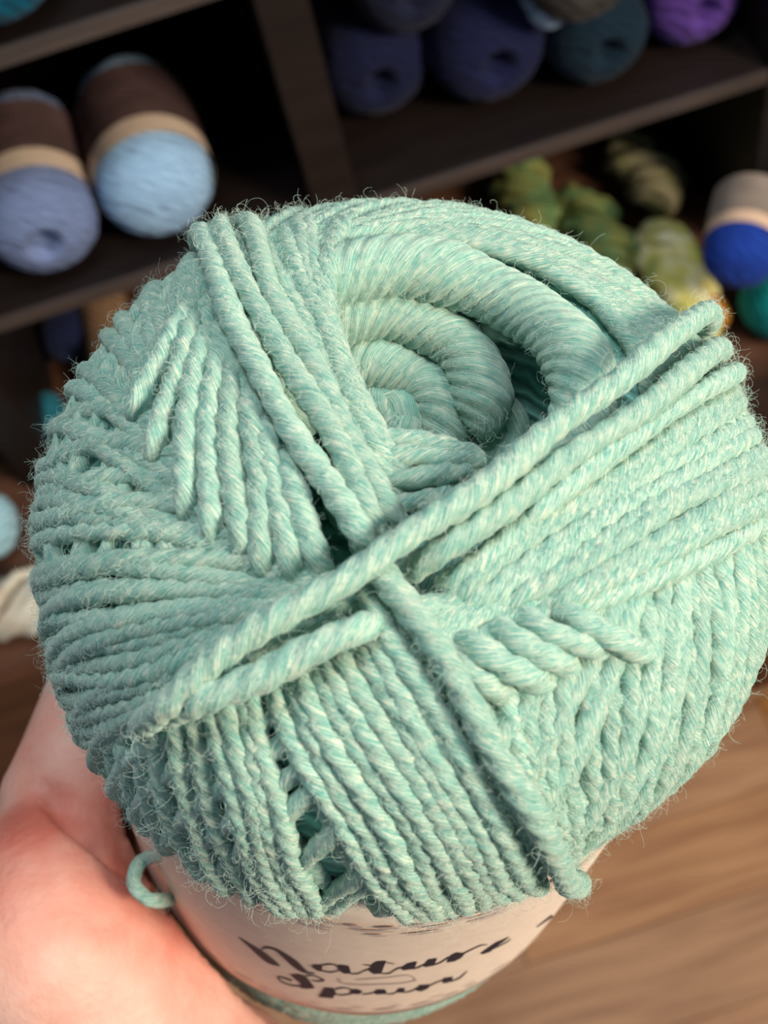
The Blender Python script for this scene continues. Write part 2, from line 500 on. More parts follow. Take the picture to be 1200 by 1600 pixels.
# underlying windings: chords round the open centre that run down the sides
arc_h = np.array([p[0] for p in prof] + [p[0] for p in side[:10]]); arc_r = np.array([p[1] for p in prof] + [p[1] for p in side[:10]])
arc_s = np.r_[0, np.cumsum(np.hypot(np.diff(arc_h), np.diff(arc_r)))]
def polar_pt(x, y):
    rho = math.hypot(x, y); th = math.atan2(y, x)
    return axp(np.interp(rho, arc_s, arc_h), np.interp(rho, arc_s, arc_r), th)
NB = 64
for k in range(NB):
    a = 2 * math.pi * k / NB + random.uniform(-0.03, 0.03)
    d = random.uniform(2.55, 2.9); Lh = 8.4
    ts = np.linspace(-Lh, Lh, 90)
    P = np.array([polar_pt(math.cos(a) * d - math.sin(a) * t, math.sin(a) * d + math.cos(a) * t) for t in ts])
    N = np.array([nearest(p)[1] for p in P]); N = smooth(N, 3)
    H = RS * (0.1 + 0.75 / (1 + np.exp(-ts * 1.2)))
    tube('strand', smooth(P + N * H[:, None], 2), N, RS, skein, M_MINT, sides=10, ds=0.11, fib=12)
# windings of the far end, below the band
for k in range(26):
    a = 2 * math.pi * k / 26
    P, N = [], []
    for t in np.linspace(0, 1, 40):
        h = 11.2 + 4.3 * t
        r = np.interp(h, [p[0] for p in side[:16]], [p[1] for p in side[:16]])
        p = axp(h, r, a + 1.9 * t); P.append(p); N.append(nearest(p)[1])
    P, N = np.array(P), smooth(np.array(N), 3)
    tube('strand', P + N * RS * 0.2, N, RS * 1.25, skein, M_MINT, sides=10, ds=0.12)

# ---- rolls that step down into the open centre
def roll(cx, cy, depth, rx, a0, a1, tube_r, tilt=0.0, pl=8, pitch=1.25, sides=66, name='inner_roll'):
    """ring of wound yarn about the axis: centre offset (cx, cy) and depth in cm, angles in degrees (0 right, 90 down)"""
    P, N = [], []
    for t in np.linspace(math.radians(a0), math.radians(a1), 60):
        c = C0 + AX * depth + E1 * cx + E2 * cy
        rdir = E1 * math.cos(t) + E2 * math.sin(t)
        f = (t - math.radians(a0)) / math.radians(a1 - a0)
        P.append(c + rdir * rx * (1 - 0.12 * sst(f, 0.75, 1)) + AX * (0.05 * math.sin(5 * t) + 0.55 * sst(f, 0.72, 1))); N.append(-AX * 0.8 - rdir * 0.6)
    return tube(name, np.array(P), np.array(N), tube_r, skein, M_MINT, plies=pl, pitch=pitch, sides=sides, lobe=0.11, ds=0.03, fib=190)
roll(-0.15, 0.00, 0.22, 2.05, -200, 45, 0.40, pl=7, pitch=1.5)
roll(-0.45, -0.25, 0.72, 1.50, -200, 0, 0.37, pl=6, pitch=1.15)
roll(-0.50, -0.30, 1.2, 1.02, -200, 8, 0.35, pl=6, pitch=1.0)
roll(-0.30, -0.80, 1.6, 0.22, -260, 120, 0.46, pl=6, pitch=0.9)
roll(0.85, -0.70, 1.75, 0.30, -220, 120, 0.40, pl=6)
roll(0.2, 0.2, 2.3, 0.9, -200, 160, 0.40)

# ---- rim windings over the top
fan([[(300, 420), (345, 368), (430, 322), (530, 300), (650, 292), (760, 312), (860, 356), (960, 424), (1050, 500)],
     [(400, 400), (470, 352), (560, 332), (660, 338), (760, 376), (850, 440), (920, 520), (980, 600)]], 5, 0.9, ext0=2.5, ext1=2.0)
# smooth fan left of the open centre
fan([[(392, 372), (440, 470), (500, 580), (560, 690), (620, 800)],
     [(455, 352), (480, 430), (520, 550), (575, 670), (640, 780)],
     [(560, 340), (515, 410), (520, 510), (555, 610), (610, 700)]], 7, 1.1, dive0=0.5, dive1=0.8)
# short windings in the wedge between the two ties
fan([[(560, 695), (640, 690), (760, 712)], [(585, 735), (660, 735), (760, 732)], [(595, 790), (650, 780), (720, 762)]], 4, 0.9, jit=2, dive0=0.3, dive1=0.4)

# ---- left: edge windings, leaf-shaped fan and horizontal windings
fan([[(330, 392), (255, 455), (175, 555), (122, 650)], [(352, 440), (300, 490), (245, 570), (195, 660)]], 4, 0.4, ext0=1.5, ext1=2)
fan([[(330, 700), (215, 662), (150, 655), (95, 690)],
     [(470, 890), (350, 868), (200, 862), (72, 890)],
     [(470, 960), (350, 1000), (220, 1040), (78, 1040)],
     [(400, 1040), (300, 1090), (190, 1150), (110, 1165)]], 15, 0.75, ext1=5.0, dive0=0.4)
leaf = [[(305, 470), (255, 560), (222, 625), (210, 665)],
        [(318, 480), (275, 590), (245, 680), (237, 735)],
        [(330, 500), (300, 620), (290, 740), (292, 825)],
        [(345, 530), (325, 660), (322, 770), (330, 860)],
        [(362, 560), (358, 700), (366, 810), (378, 885)],
        [(385, 600), (396, 720), (405, 830), (418, 905)],
        [(412, 640), (432, 750), (448, 840), (462, 915)],
        [(445, 690), (468, 780), (488, 850), (508, 905)]]
for i, g in enumerate(leaf):
    px_strand(g, 1.9, rad=RS * 1.12, dive0=0.35, dive1=0.3)
    g2 = [(x + 18, y - 10) for x, y in g]
    if i < 7: px_strand(g2, 1.2, rad=RS * 1.0, dive0=0.35, dive1=0.4)

# ---- bottom: two fans of parallel windings with a gap
fan([[(250, 1120), (262, 1200), (300, 1310), (355, 1392)],
     [(330, 1090), (360, 1215), (410, 1335), (475, 1425)],
     [(396, 1070), (414, 1180), (448, 1290), (505, 1425)]], 7, 1.2, jit=2, ext0=0.3, ext1=0.5, dive1=0.9)
fan([[(428, 1065), (468, 1170), (538, 1290), (618, 1390), (665, 1435)],
     [(510, 1025), (590, 1165), (680, 1310), (745, 1425)],
     [(590, 990), (660, 1100), (740, 1230), (812, 1355)]], 9, 1.4, jit=2, ext1=0.5, dive1=0.9)
fan([[(150, 1175), (178, 1255), (222, 1330)], [(240, 1130), (252, 1230), (292, 1350)]], 4, 0.7, ext1=0.5, dive1=0.8)

# ---- right: wide fan, herringbone and side windings
fan([[(720, 1080), (770, 1200), (830, 1300), (880, 1370)],
     [(860, 1050), (858, 1180), (880, 1300), (890, 1350)],
     [(1000, 1000), (1000, 1120), (975, 1240), (960, 1300)],
     [(1085, 880), (1115, 1000), (1090, 1150), (1050, 1230)],
     [(1150, 790), (1185, 880), (1180, 1020), (1150, 1110)]], 18, 0.6, ext1=1.2, ext0=0.3, dive1=1.3)
fan([[(680, 920), (770, 850), (870, 775), (970, 700), (1070, 630), (1150, 580)],
     [(700, 965), (800, 900), (920, 820), (1040, 740), (1165, 665)],
     [(830, 945), (930, 890), (1020, 840), (1110, 790), (1192, 745)],
     [(850, 955), (940, 925), (1020, 895), (1100, 860)]], 11, 1.3, ext1=2.0, dive0=0.4)
for g in ([(850, 945), (925, 975), (1018, 1022)], [(800, 950), (868, 995), (950, 1026)], [(760, 965), (825, 1012), (905, 1045)],
          [(712, 985), (780, 1035), (862, 1070)], [(690, 1020), (745, 1065), (800, 1100)]):
    px_strand(g, 2.0, rad=RS * 1.15, dive0=0.35, dive1=0.3)

# ---- the two ties crossing over the end
px_strand([(322, 380), (345, 450), (400, 565), (470, 690), (530, 790), (580, 872)], 2.7, rad=RS * 1.2, ext0=2.5, dive1=0.2, low0=0.8)
px_strand([(352, 362), (380, 440), (440, 545), (505, 665), (560, 765), (602, 845)], 2.7, rad=RS * 1.15, ext0=2.5, dive1=0.2, low0=0.8)
px_strand([(388, 368), (430, 465), (495, 575), (550, 690), (600, 795), (622, 835)], 2.5, rad=RS * 1.05, ext0=2.0, dive1=0.2, low0=0.8)
px_strand([(575, 868), (640, 960), (700, 1050), (770, 1160), (830, 1260), (878, 1346)], 2.8, rad=RS * 1.2, dive1=0.6, over=0.12)
px_strand([(560, 900), (600, 985), (660, 1090), (730, 1200), (790, 1300), (840, 1380)], 2.0, rad=RS, dive1=0.8)
px_strand([(1135, 500), (1060, 535), (980, 588), (880, 660), (780, 735), (690, 800), (620, 850), (560, 895), (480, 940), (400, 990), (310, 1055), (240, 1112)],
          3.6, rad=RS * 1.3, ext0=2.2, ext1=0.4, dive1=0.9, low0=0.9)
px_strand([(1140, 540), (1045, 605), (945, 675), (850, 748), (760, 815), (690, 865), (625, 905)], 2.9, rad=RS * 1.15, ext0=2.2, dive1=0.6, low0=0.8)
px_strand([(1150, 570), (1060, 640), (960, 705), (870, 775), (780, 840)], 2.4, rad=RS * 1.05, ext0=2.0, dive1=0.6)
px_strand([(602, 968), (540, 985), (470, 1015), (400, 1058), (320, 1095), (250, 1128)], 3.6, rad=RS * 1.2, dive0=0.25, dive1=0.7)

# ---- paper band with printed lettering
def band(h1, h2, r, n=160, rows=16, th0=0.0, th1=2 * math.pi, thick=0.02):
    V, Fc = [], []
    for j in range(rows + 1):
        h = h1 + (h2 - h1) * j / rows
        for k in range(n + 1):
            th = th0 + (th1 - th0) * k / n
            hh = h + (0.03 * pnoise(Vector((th * 6, 0, 3))) if j == 0 else 0)
            rr = r + 0.02 * pnoise(Vector((th * 2.5, h * 0.7, 0))) + (0.03 if k < 6 else 0)
            V.append(axp(hh, rr, th))
    for j in range(rows):
        for k in range(n):
            a = j * (n + 1) + k; Fc.append((a, a + 1, a + n + 2, a + n + 1))
    return np.array(V), Fc
lv, lf = band(H1, H2, RL, th0=math.radians(190), th1=math.radians(190 + 362))
LBV = BVHTree.FromPolygons([Vector(v) for v in lv], lf)
label = link_mesh('paper_band', mesh_np('paper_band', to_local(lv), lf), M_PAPER, skein)
label['label'] = 'cream paper band with black brush lettering'
md = label.modifiers.new('thickness', 'SOLIDIFY'); md.thickness = 0.0002; md.offset = -1
def label_hit(px, py, off=0.012):
    d = Vector(((px - 600) / F_PX, (py - 800) / F_PX, 1.0)).normalized()
    loc, nor, idx, dist = LBV.ray_cast(Vector((0, 0, 0)), d)
    if loc is None: return None
    P = np.array(loc); h, rad = axis_r(P)
    return P + rad / np.linalg.norm(rad) * off
def ink(name, polys, ribbons, mat):
    V, Fc = [], []
    for poly in polys:
        pts = [label_hit(*p) for p in poly]
        if any(p is None for p in pts): continue
        c = label_hit(sum(p[0] for p in poly) / len(poly), sum(p[1] for p in poly) / len(poly))
        k = len(V); V += pts + [c]; n = len(pts)
        Fc += [(k + i, k + (i + 1) % n, k + n) for i in range(n)]
    for rb in ribbons:
        q = catmull(rb, 3)
        t = np.gradient(q[:, :2], axis=0); t /= np.linalg.norm(t, axis=1)[:, None] + 1e-9
        nn = np.c_[-t[:, 1], t[:, 0]]
        prev = None
        for (x, y, w), (nx, ny) in zip(q, nn):
            w = max(w, 0.5)
            a, b = label_hit(x + nx * w / 2, y + ny * w / 2), label_hit(x - nx * w / 2, y - ny * w / 2)
            if a is None or b is None: prev = None; continue
            k = len(V); V += [a, b]
            if prev is not None: Fc += [(prev, prev + 1, k + 1), (prev, k + 1, k)]
            prev = k
    o = link_mesh(name, mesh_np(name, to_local(np.array(V)), Fc, smooth=False), mat, label)
    return o
A = lambda L: [(360 + x / 5, 1440 + y / 5, w / 5) for x, y, w in L]
A2 = lambda L: [(360 + x / 5, 1440 + y / 5) for x, y in L]
ink('lettering', [
    A2([(635, 345), (660, 332), (725, 335), (715, 360), (722, 385), (680, 378)]),
    A2([(838, 345), (870, 333), (925, 340), (945, 400), (890, 402), (850, 375)]),
    [(576, 1515), (583, 1505), (590, 1501), (604, 1500), (599, 1511), (596, 1520), (584, 1521)],
    [(626, 1512), (638, 1504), (652, 1501), (649, 1508), (646, 1513), (630, 1515)],
    [(661, 1508), (670, 1498), (683, 1496), (679, 1505), (676, 1508), (664, 1510)],
    [(698, 1503), (704, 1492), (714, 1487), (727, 1488), (720, 1496), (710, 1501)],
    [(750, 1489), (764, 1479), (776, 1471), (797, 1462), (784, 1472), (772, 1480), (766, 1486), (754, 1490)]],
    [A([(66, 118, 5), (150, 180, 22), (230, 240, 44), (310, 300, 46), (385, 342, 8)]),
     A([(235, 218, 8), (265, 200, 16), (320, 202, 14), (370, 222, 20), (430, 265, 36), (500, 320, 50), (560, 370, 38), (610, 395, 12), (660, 398, 8)]),
     A([(720, 335, 9), (790, 328, 9), (848, 342, 9)]), A([(720, 380, 11), (790, 391, 8), (850, 378, 8)]),
     A([(940, 402, 8), (1000, 402, 8), (1040, 382, 8), (1095, 362, 8)]),
     [(604, 1503, 1.4), (610, 1504, 1.3), (616, 1505, 1)], [(568, 1506, 1), (574, 1507, 1.5), (582, 1508, 2)],
     [(596, 1520, 1.7), (608, 1520, 1.7), (618, 1514, 1.7), (628, 1510, 1.7)],
     [(645, 1513, 1.7), (655, 1510, 1.7), (663, 1506, 1.7)], [(676, 1507, 1.7), (688, 1503, 1.7), (702, 1494, 1.7)],
     [(724, 1489, 1.7), (740, 1481, 1.5), (752, 1476, 1.5), (761, 1475, 1)],
     [(766, 1484, 1), (790, 1472, 1.2), (798, 1466, 0.8)],
     [(838, 1448, 0.8), (860, 1432, 3.4), (878, 1418, 2.6), (898, 1403, 0.8)]], M_INK)
ink('lettering', [
    A2([(470, 410), (540, 405), (590, 425), (620, 460), (660, 515), (600, 521), (548, 515), (552, 480), (510, 445)]),
    A2([(690, 585), (740, 510), (810, 515), (825, 550), (800, 595)]),
    A2([(935, 560), (945, 525), (1000, 523), (1035, 540), (1005, 562)]),
    [(584, 1550), (590, 1545), (602, 1545), (605, 1552), (588, 1553)],
    [(618, 1550), (624, 1543), (633, 1543), (631, 1550)],
    [(650, 1547), (656, 1538), (674, 1537), (668, 1544), (658, 1548)],
    [(691, 1535), (694, 1527), (708, 1525), (705, 1532), (698, 1535)]],
    [A([(365, 430, 8), (410, 432, 12), (450, 446, 14), (482, 458, 12)]), A([(370, 436, 9), (410, 470, 9), (470, 492, 9), (550, 502, 9)]),
     A([(590, 420, 9), (640, 415, 8), (690, 430, 9), (735, 455, 14)]), A([(640, 455, 6), (690, 462, 8), (735, 455, 12)]),
     A([(820, 525, 8), (880, 512, 9), (945, 522, 9)]), A([(815, 562, 9), (880, 569, 8), (945, 560, 8)]),
     A([(1030, 562, 8), (1090, 558, 8), (1130, 546, 8)]),
     [(604, 1552, 1.6), (612, 1552, 1.6), (619, 1550, 1.6)], [(631, 1550, 1.6), (644, 1547, 1.6), (655, 1541, 1.6)],
     [(670, 1540, 1.6), (682, 1534, 1.6), (693, 1530, 1.6)], [(703, 1533, 1.6), (718, 1527, 2), (730, 1516, 1)]], M_INK)
ink('printed_banner', [], [[(531, 1528, 3), (535, 1535, 2.2), (560, 1538, 1.8), (600, 1537, 1.6), (630, 1535, 1.6), (651, 1531, 2)],
                           [(651, 1531, 2.2), (645, 1525, 2.2), (634, 1523, 1.2), (600, 1527, 1.2), (556, 1530, 1)]], M_GREYINK)
def dash_rows(name, rows, mat):
    V, Fc = [], []
    for h, w, dl, gap in rows:
        th = math.radians(-60)
        while th < math.radians(230):
            L = dl * random.uniform(0.5, 1.4) / RL
            hh = h + random.uniform(-0.04, 0.04)
            m_ = 4; k = len(V)
            for i in range(m_ + 1):
                t = th + L * i / m_; ww = w * (0.35 + 0.65 * math.sin(math.pi * (i + 0.4) / (m_ + 0.8)))
                V += [axp(hh - ww, RL + 0.034, t), axp(hh + ww, RL + 0.034, t)]
            for i in range(m_):
                a = k + 2 * i; Fc.append((a, a + 2, a + 3, a + 1))
            th += L + gap * random.uniform(0.5, 1.5) / RL
    return link_mesh(name, mesh_np(name, to_local(np.array(V)), Fc, smooth=False), mat, label)
dash_rows('printed_border', [(H1 + 0.75, 0.07, 0.30, 0.14), (H1 + 0.95, 0.04, 0.5, 0.3), (H1 + 1.12, 0.05, 0.4, 0.35), (H2 - 0.55, 0.05, 0.32, 0.2), (H2 - 0.8, 0.03, 0.2, 0.4)], M_GREYINK)['kind'] = 'stuff'

# loose loop of yarn peeping out beside the band
def unp(px, py, z): return np.array([(px - 600) / F_PX * z, (py - 800) / F_PX * z, z])
la, lb_ = label_hit(252, 1338, -0.1), label_hit(268, 1410, -0.1)
lz = (la[2] + lb_[2]) / 2
lp = catmull([la, unp(232, 1340, lz - 0.25), unp(214, 1354, lz - 0.3), unp(209, 1376, lz - 0.3), unp(220, 1397, lz - 0.3), unp(243, 1407, lz - 0.2), lb_], 0.05)
tube('loose_loop', lp, np.tile([0.0, 0.1, -1.0], (len(lp), 1)), RS * 0.9, skein, M_MINT, fib=20)

# ------------------------------------------------------------------ wool fuzz on the held skein
def add_fuzz():
    n = len(FIB)
    K = 9
    pts = np.zeros((n, K, 3)); rad = np.zeros((n, K))
    for i, (p, o, t) in enumerate(FIB):
        L = random.choice((0.08, 0.12, 0.18, 0.26, 0.36)) * random.uniform(0.7, 1.3)
        if random.random() < 0.015: L *= 2.4
        d = t * random.choice((-1, 1)) + o * random.uniform(0.0, 0.7) + rng.normal(0, 0.35, 3)
        d /= np.linalg.norm(d)
        q = p.copy(); curl = rng.normal(0, 0.5 if L < 0.3 else 1.2, 3)
        for k in range(K):
            pts[i, k] = q; rad[i, k] = 0.000014 * (1 - 0.5 * k / K)
            q = q + d * L / (K - 1)
            d = d + np.cross(curl, d) * 0.6 + rng.normal(0, 0.12, 3)
            d /= np.linalg.norm(d)
    cu = bpy.data.hair_curves.new('wool_fuzz')
    cu.add_curves([K] * n)
    cu.points.foreach_set('position', to_local(pts.reshape(-1, 3)).astype(np.float32).ravel())
    if 'radius' not in cu.attributes: cu.attributes.new('radius', 'FLOAT', 'POINT')
    cu.attributes['radius'].data.foreach_set('value', rad.astype(np.float32).ravel())
    cu.materials.append(M_FUZZ)
    o = bpy.data.objects.new('wool_fuzz', cu); COL.objects.link(o); o.parent = skein
    o['kind'] = 'stuff'
    print('fibres', n)
add_fuzz()

# ------------------------------------------------------------------ the hand (cm, frame round the skein's axis at the band)
def unq(px, py, z): return np.array([(px - 600) / F_PX * z, (py - 800) / F_PX * z, z])
HBASE = unq(60, 2700, 19.0)
def hloc(P): return (np.asarray(P) / 100) @ MAT_CW + np.array(CAM) - np.array(cw(*(HBASE / 100)))
def capsule(bm, p, q, r1, r2, seg=16, rings=5):
    """tapered capsule, closed, hemispherical ends"""
    p, q = np.array(p), np.array(q); ax = q - p; L = np.linalg.norm(ax); ax /= L
    e = np.cross(ax, [0.3, 0.5, 0.81]); e /= np.linalg.norm(e); f = np.cross(ax, e)
    prof_ = [(-r1 * math.cos(t), r1 * math.sin(t)) for t in np.linspace(0.0, math.pi / 2, rings)]
    prof_ += [(L + r2 * math.sin(t), r2 * math.cos(t)) for t in np.linspace(0, math.pi / 2, rings)]
    prev = None
    for h, r in prof_:
        if r < 1e-4:
            cur = [bm.verts.new(hloc(p + ax * h))]
        else:
            cur = [bm.verts.new(hloc(p + ax * h + (e * math.cos(6.28318 * k / seg) + f * math.sin(6.28318 * k / seg)) * r)) for k in range(seg)]
        if prev is not None:
            for k in range(seg):
                a = prev[k % len(prev)]; b = prev[(k + 1) % len(prev)]; c = cur[(k + 1) % len(cur)]; d = cur[k % len(cur)]
                vs_ = []
                for v in (a, b, c, d):
                    if v not in vs_: vs_.append(v)
                if len(vs_) > 2: bm.faces.new(vs_)
        prev = cur
bm = bmesh.new()
def chain(pts):
    for (p, r), (q, r2) in zip(pts[:-1], pts[1:]): capsule(bm, p, q, r, r2)
def around(h, r, deg): return axp(h, r, math.radians(deg))
HR, HU = unq(300, 1745, 21.4), unq(280, 1790, 24.8)      # heel of the hand, thumb side and little-finger side
chain([(unq(60, 2700, 19.0), 3.2), (unq(150, 2080, 20.0), 2.4), (HR, 2.35)])
chain([(unq(40, 2700, 20.5), 3.1), (unq(120, 2080, 22.6), 2.3), (HU, 2.1)])
for i, (h, kr, sc) in enumerate(((10.8, 1.08, 1.0), (12.4, 1.1, 1.08), (13.9, 1.04, 1.0), (15.2, 0.95, 0.84))):
    heel = HR + (HU - HR) * i / 3
    chain([(heel, 2.0), (around(h + 0.8, 5.9, 166), 1.35), (around(h, 5.5, 214), kr), (around(h, 5.45, 212 + 38 * sc), 0.88 * kr),
           (around(h + 0.1, 5.25, 212 + 68 * sc), 0.76 * kr), (around(h + 0.2, 5.1, 212 + 91 * sc), 0.62 * kr)])
chain([(HR, 2.3), (unq(80, 1465, 19.2), 1.95), (unq(75, 1400, 19.3), 1.6)])
chain([(HR, 2.0), (unq(120, 1400, 20.8), 1.5), (unq(108, 1252, 20.4), 1.25), (unq(140, 1130, 20.7), 0.98), (unq(185, 1030, 21.5), 0.78)])
hme = bpy.data.meshes.new('hand'); bm.to_mesh(hme); bm.free()
mt, nt, b = new_mat('skin')
tc = nd(nt, 'ShaderNodeTexCoord')
n1 = nd(nt, 'ShaderNodeTexNoise'); n1.inputs['Scale'].default_value = 38; n1.inputs['Detail'].default_value = 4
n2 = nd(nt, 'ShaderNodeTexNoise'); n2.inputs['Scale'].default_value = 700; n2.inputs['Detail'].default_value = 3
nt.links.new(tc.outputs['Object'], n1.inputs[0]); nt.links.new(tc.outputs['Object'], n2.inputs[0])
r_ = ramp(nt, n1.outputs[0], [(0.36, srgb(220, 174, 160)), (0.5, srgb(213, 150, 134)), (0.64, srgb(200, 112, 96))])
nt.links.new(r_.outputs[0], b.inputs['Base Color'])
b.inputs['Roughness'].default_value = 0.55; b.inputs['Specular IOR Level'].default_value = 0.35
b.inputs['Subsurface Weight'].default_value = 0.35; b.inputs['Subsurface Radius'].default_value = (1.0, 0.35, 0.2); b.inputs['Subsurface Scale'].default_value = 0.006
bp = nd(nt, 'ShaderNodeBump'); bp.inputs['Strength'].default_value = 0.45; bp.inputs['Distance'].default_value = 0.0005
nt.links.new(n2.outputs[0], bp.inputs['Height']); nt.links.new(bp.outputs[0], b.inputs['Normal'])
M_SKIN = mt
hand = link_mesh('hand', hme, M_SKIN); hand.location = cw(*(HBASE / 100))
tag(hand, 'bare left hand and forearm gripping the mint green skein from the left', 'hand')
rm = hand.modifiers.new('remesh', 'REMESH'); rm.mode = 'VOXEL'; rm.voxel_size = 0.0014; rm.use_smooth_shade = True
sm = hand.modifiers.new('smooth', 'SMOOTH'); sm.factor = 0.5; sm.iterations = 12
bpy.context.view_layer.update()
ev = hand.evaluated_get(bpy.context.evaluated_depsgraph_get())
baked = bpy.data.meshes.new_from_object(ev)
hand.modifiers.clear(); hand.data = baked
# the flesh gives way where it presses on the skein
co = np.zeros(len(baked.vertices) * 3, dtype=np.float32); baked.vertices.foreach_get('co', co); co = co.reshape(-1, 3).astype(float)
camc = (co + np.array(hand.location) - np.array(CAM)) @ MAT_CW.T * 100
dd = camc - C0; hh = dd @ AX; rv = dd - hh[:, None] * AX; rl = np.linalg.norm(rv, axis=1)
allp = [p for p in prof + side]
env = np.interp(hh, [p[0] for p in allp], [p[1] for p in allp]) + 0.5
env = np.where((hh > H1 + 0.2) & (hh < H2 + 0.1), RL + 0.13, env)
env = np.where((hh < 0) | (hh > HL + 0.3), 0, env)
push = rl < env
camc[push] += (rv / rl[:, None] * (env - rl)[:, None])[push]
for q in lp[::3]:
    w = camc - q; dq = np.linalg.norm(w, axis=1); k = dq < 0.36
    camc[k] += np.array([-0.3, 0.1, 0.95]) * (0.36 - dq[k])[:, None] * 1.3
# crease where the ball of the thumb folds over the thumb
cr = catmull([(48, 1212), (75, 1248), (112, 1285), (170, 1330), (215, 1372)], 3)
vpx = np.c_[600 + F_PX * camc[:, 0] / camc[:, 2], 800 + F_PX * camc[:, 1] / camc[:, 2]]
vn = np.zeros(len(baked.vertices) * 3, dtype=np.float32); baked.vertices.foreach_get('normal', vn)
vn = vn.reshape(-1, 3).astype(float) @ MAT_CW.T
near = np.nonzero((vn[:, 2] < 0.1) & (vpx[:, 0] > -40) & (vpx[:, 0] < 300) & (vpx[:, 1] > 1120) & (vpx[:, 1] < 1460))[0]
dist2 = ((vpx[near, None, :] - cr[None, :, :]) ** 2).sum(2)
arg = dist2.argmin(1); dmin = np.sqrt(dist2.min(1)); along = arg / (len(cr) - 1)
side_ = vpx[near, 1] - np.interp(vpx[near, 0], cr[:, 0], cr[:, 1])
wid = np.where(side_ < 0, 26.0, 11.0)
camc[near] -= vn[near] * (0.30 * np.clip(along * 4, 0.2, 1) * np.exp(-(dmin / wid) ** 2))[:, None]
co = (camc / 100) @ MAT_CW + np.array(CAM) - np.array(hand.location)
baked.vertices.foreach_set('co', co.astype(np.float32).ravel()); baked.update()
baked.polygons.foreach_set('use_smooth', np.ones(len(baked.polygons), dtype=bool))

# ------------------------------------------------------------------ skeins on the shelves
M_CREAM = mat_plain('shelf_label_cream', srgb(226, 200, 178), 0.7, 0.25, 0.06, 120)
M_PRINT = mat_plain('shelf_label_brown', srgb(88, 66, 66), 0.7, 0.25, 0.3, 40)

def rev_local(profile, n, f=None):
    V, Fc = [], []
    for j, (y, r) in enumerate(profile):
        for k in range(n):
            th = 2 * math.pi * k / n
            rr, yy = (r, y) if f is None else f(y, r, th)
            V.append((rr * math.cos(th), yy, rr * math.sin(th)))
    for j in range(len(profile) - 1):
        for k in range(n):
            a = j * n + k; b = j * n + (k + 1) % n
            Fc.append((a, a + n, b + n, b))
    return np.array(V), Fc
def shelf_skein(center, r, length, col, label, yaw=0.0, pitch=0.0, band_=True, name='yarn_skein', squash=1.0, hole=True, group=None, seed=0, bandcol=None, printcol=None, b0=0.27, b1=0.8):
    """a skein lying along +y from its near end; center is the middle of the near end face"""
    root = empty(name, center - Vector((0, 0, 0)), (pitch, 0, yaw))
    tag(root, label, 'yarn skein', group)
    P = []
    if hole: P += [(r * 0.55, 0.001), (r * 0.5, r * 0.10), (r * 0.22, r * 0.2), (r * 0.06, r * 0.3)]
    else: P += [(0.0, 0.001), (0.005 * r, r * 0.2)]
    cap = r * 0.85
    for t in np.linspace(0.36, 1, 12): P.append((cap * (1 - (1 - t ** 2.4) ** (1 / 2.4)), r * t))
    for t in np.linspace(0, 1, 12)[1:]: P.append((cap + (length - 2 * cap) * t, r * (1 - (0.05 * math.sin(math.pi * t) if band_ else 0))))
    for t in np.linspace(1, 0.02, 10)[1:]: P.append((length - cap * (1 - (1 - t ** 2.4) ** (1 / 2.4)), r * t))
    def f(y, rr, th):
        k = rr / r
        dsp = 0.016 * r * k * (math.sin(9 * th + 260 * y + seed) * math.sin(3 * th - 150 * y) + 0.9 * pnoise(Vector((math.cos(th) * 2.2, math.sin(th) * 2.2, y * 60 + seed))))
        return rr + dsp, y + 0.05 * r * (1 - k) * pnoise(Vector((math.cos(th) * 3 * k, math.sin(th) * 3 * k, seed)))
    V, Fc = rev_local(P, 56, f)
    link_mesh('wound_yarn', mesh_np('wound_yarn', V, Fc), mat_ball(name + '_wool', col), root)
    if band_:
        br = r * 1.03
        def pb(y0, y1, rr): return [(y0 + (y1 - y0) * t, rr) for t in np.linspace(0, 1, 6)]
        V, Fc = rev_local(pb(length * b0, length * b1, br), 56)
        lb = link_mesh('paper_band', mesh_np('paper_band', V, Fc), bandcol or M_CREAM, root)
        V, Fc = rev_local(pb(length * (b0 + 0.13), length * (b1 + 0.002), br + 0.0005), 56)
        link_mesh('printed_panel', mesh_np('printed_panel', V, Fc), printcol or M_PRINT, lb)
    return root

Z1 = CAM.z - 0.637; Z2 = CAM.z - 0.425
def place(px, py, zb, r): return on_height(px, py, zb + r * 1.05)
shelf_skein(place(256, 326, Z1, 0.0445), 0.0445, 0.15, srgb(160, 197, 238), 'pale sky blue skein with a cream band lying beside the slate blue skein', yaw=math.radians(3), hole=False, seed=1, b0=0.2, b1=0.75)
shelf_skein(place(70, 386, Z1, 0.0445), 0.0445, 0.15, srgb(120, 136, 178), 'slate blue skein with a cream band lying at the left end of the shelf', yaw=math.radians(1), seed=2, b0=0.24, b1=0.75)
shelf_skein(place(-22, -30, Z2, 0.043), 0.043, 0.14, srgb(10, 88, 116), 'teal skein on the board above the two blue banded skeins', band_=False, seed=3)
NG = 'dark skeins in the upper right cubby'
shelf_skein(place(597, 135, Z1, 0.043), 0.043, 0.15, srgb(26, 30, 62), 'navy skein at the front next to the shelf divider', seed=4, band_=False, yaw=math.radians(-2), group=NG)
shelf_skein(place(782, 108, Z1, 0.046), 0.046, 0.15, srgb(28, 32, 68), 'largest navy skein, between the other navy skein and the dark teal one', seed=5, band_=False, group=NG)
shelf_skein(place(954, 85, Z1, 0.040), 0.040, 0.15, srgb(22, 42, 58), 'dark teal skein between the navy skein and the purple skein', seed=6, band_=False, group=NG)
shelf_skein(place(1106, 22, Z1, 0.040), 0.040, 0.15, srgb(88, 58, 138), 'purple skein at the right end of the upper cubby', seed=7, band_=False, yaw=math.radians(2), group=NG)
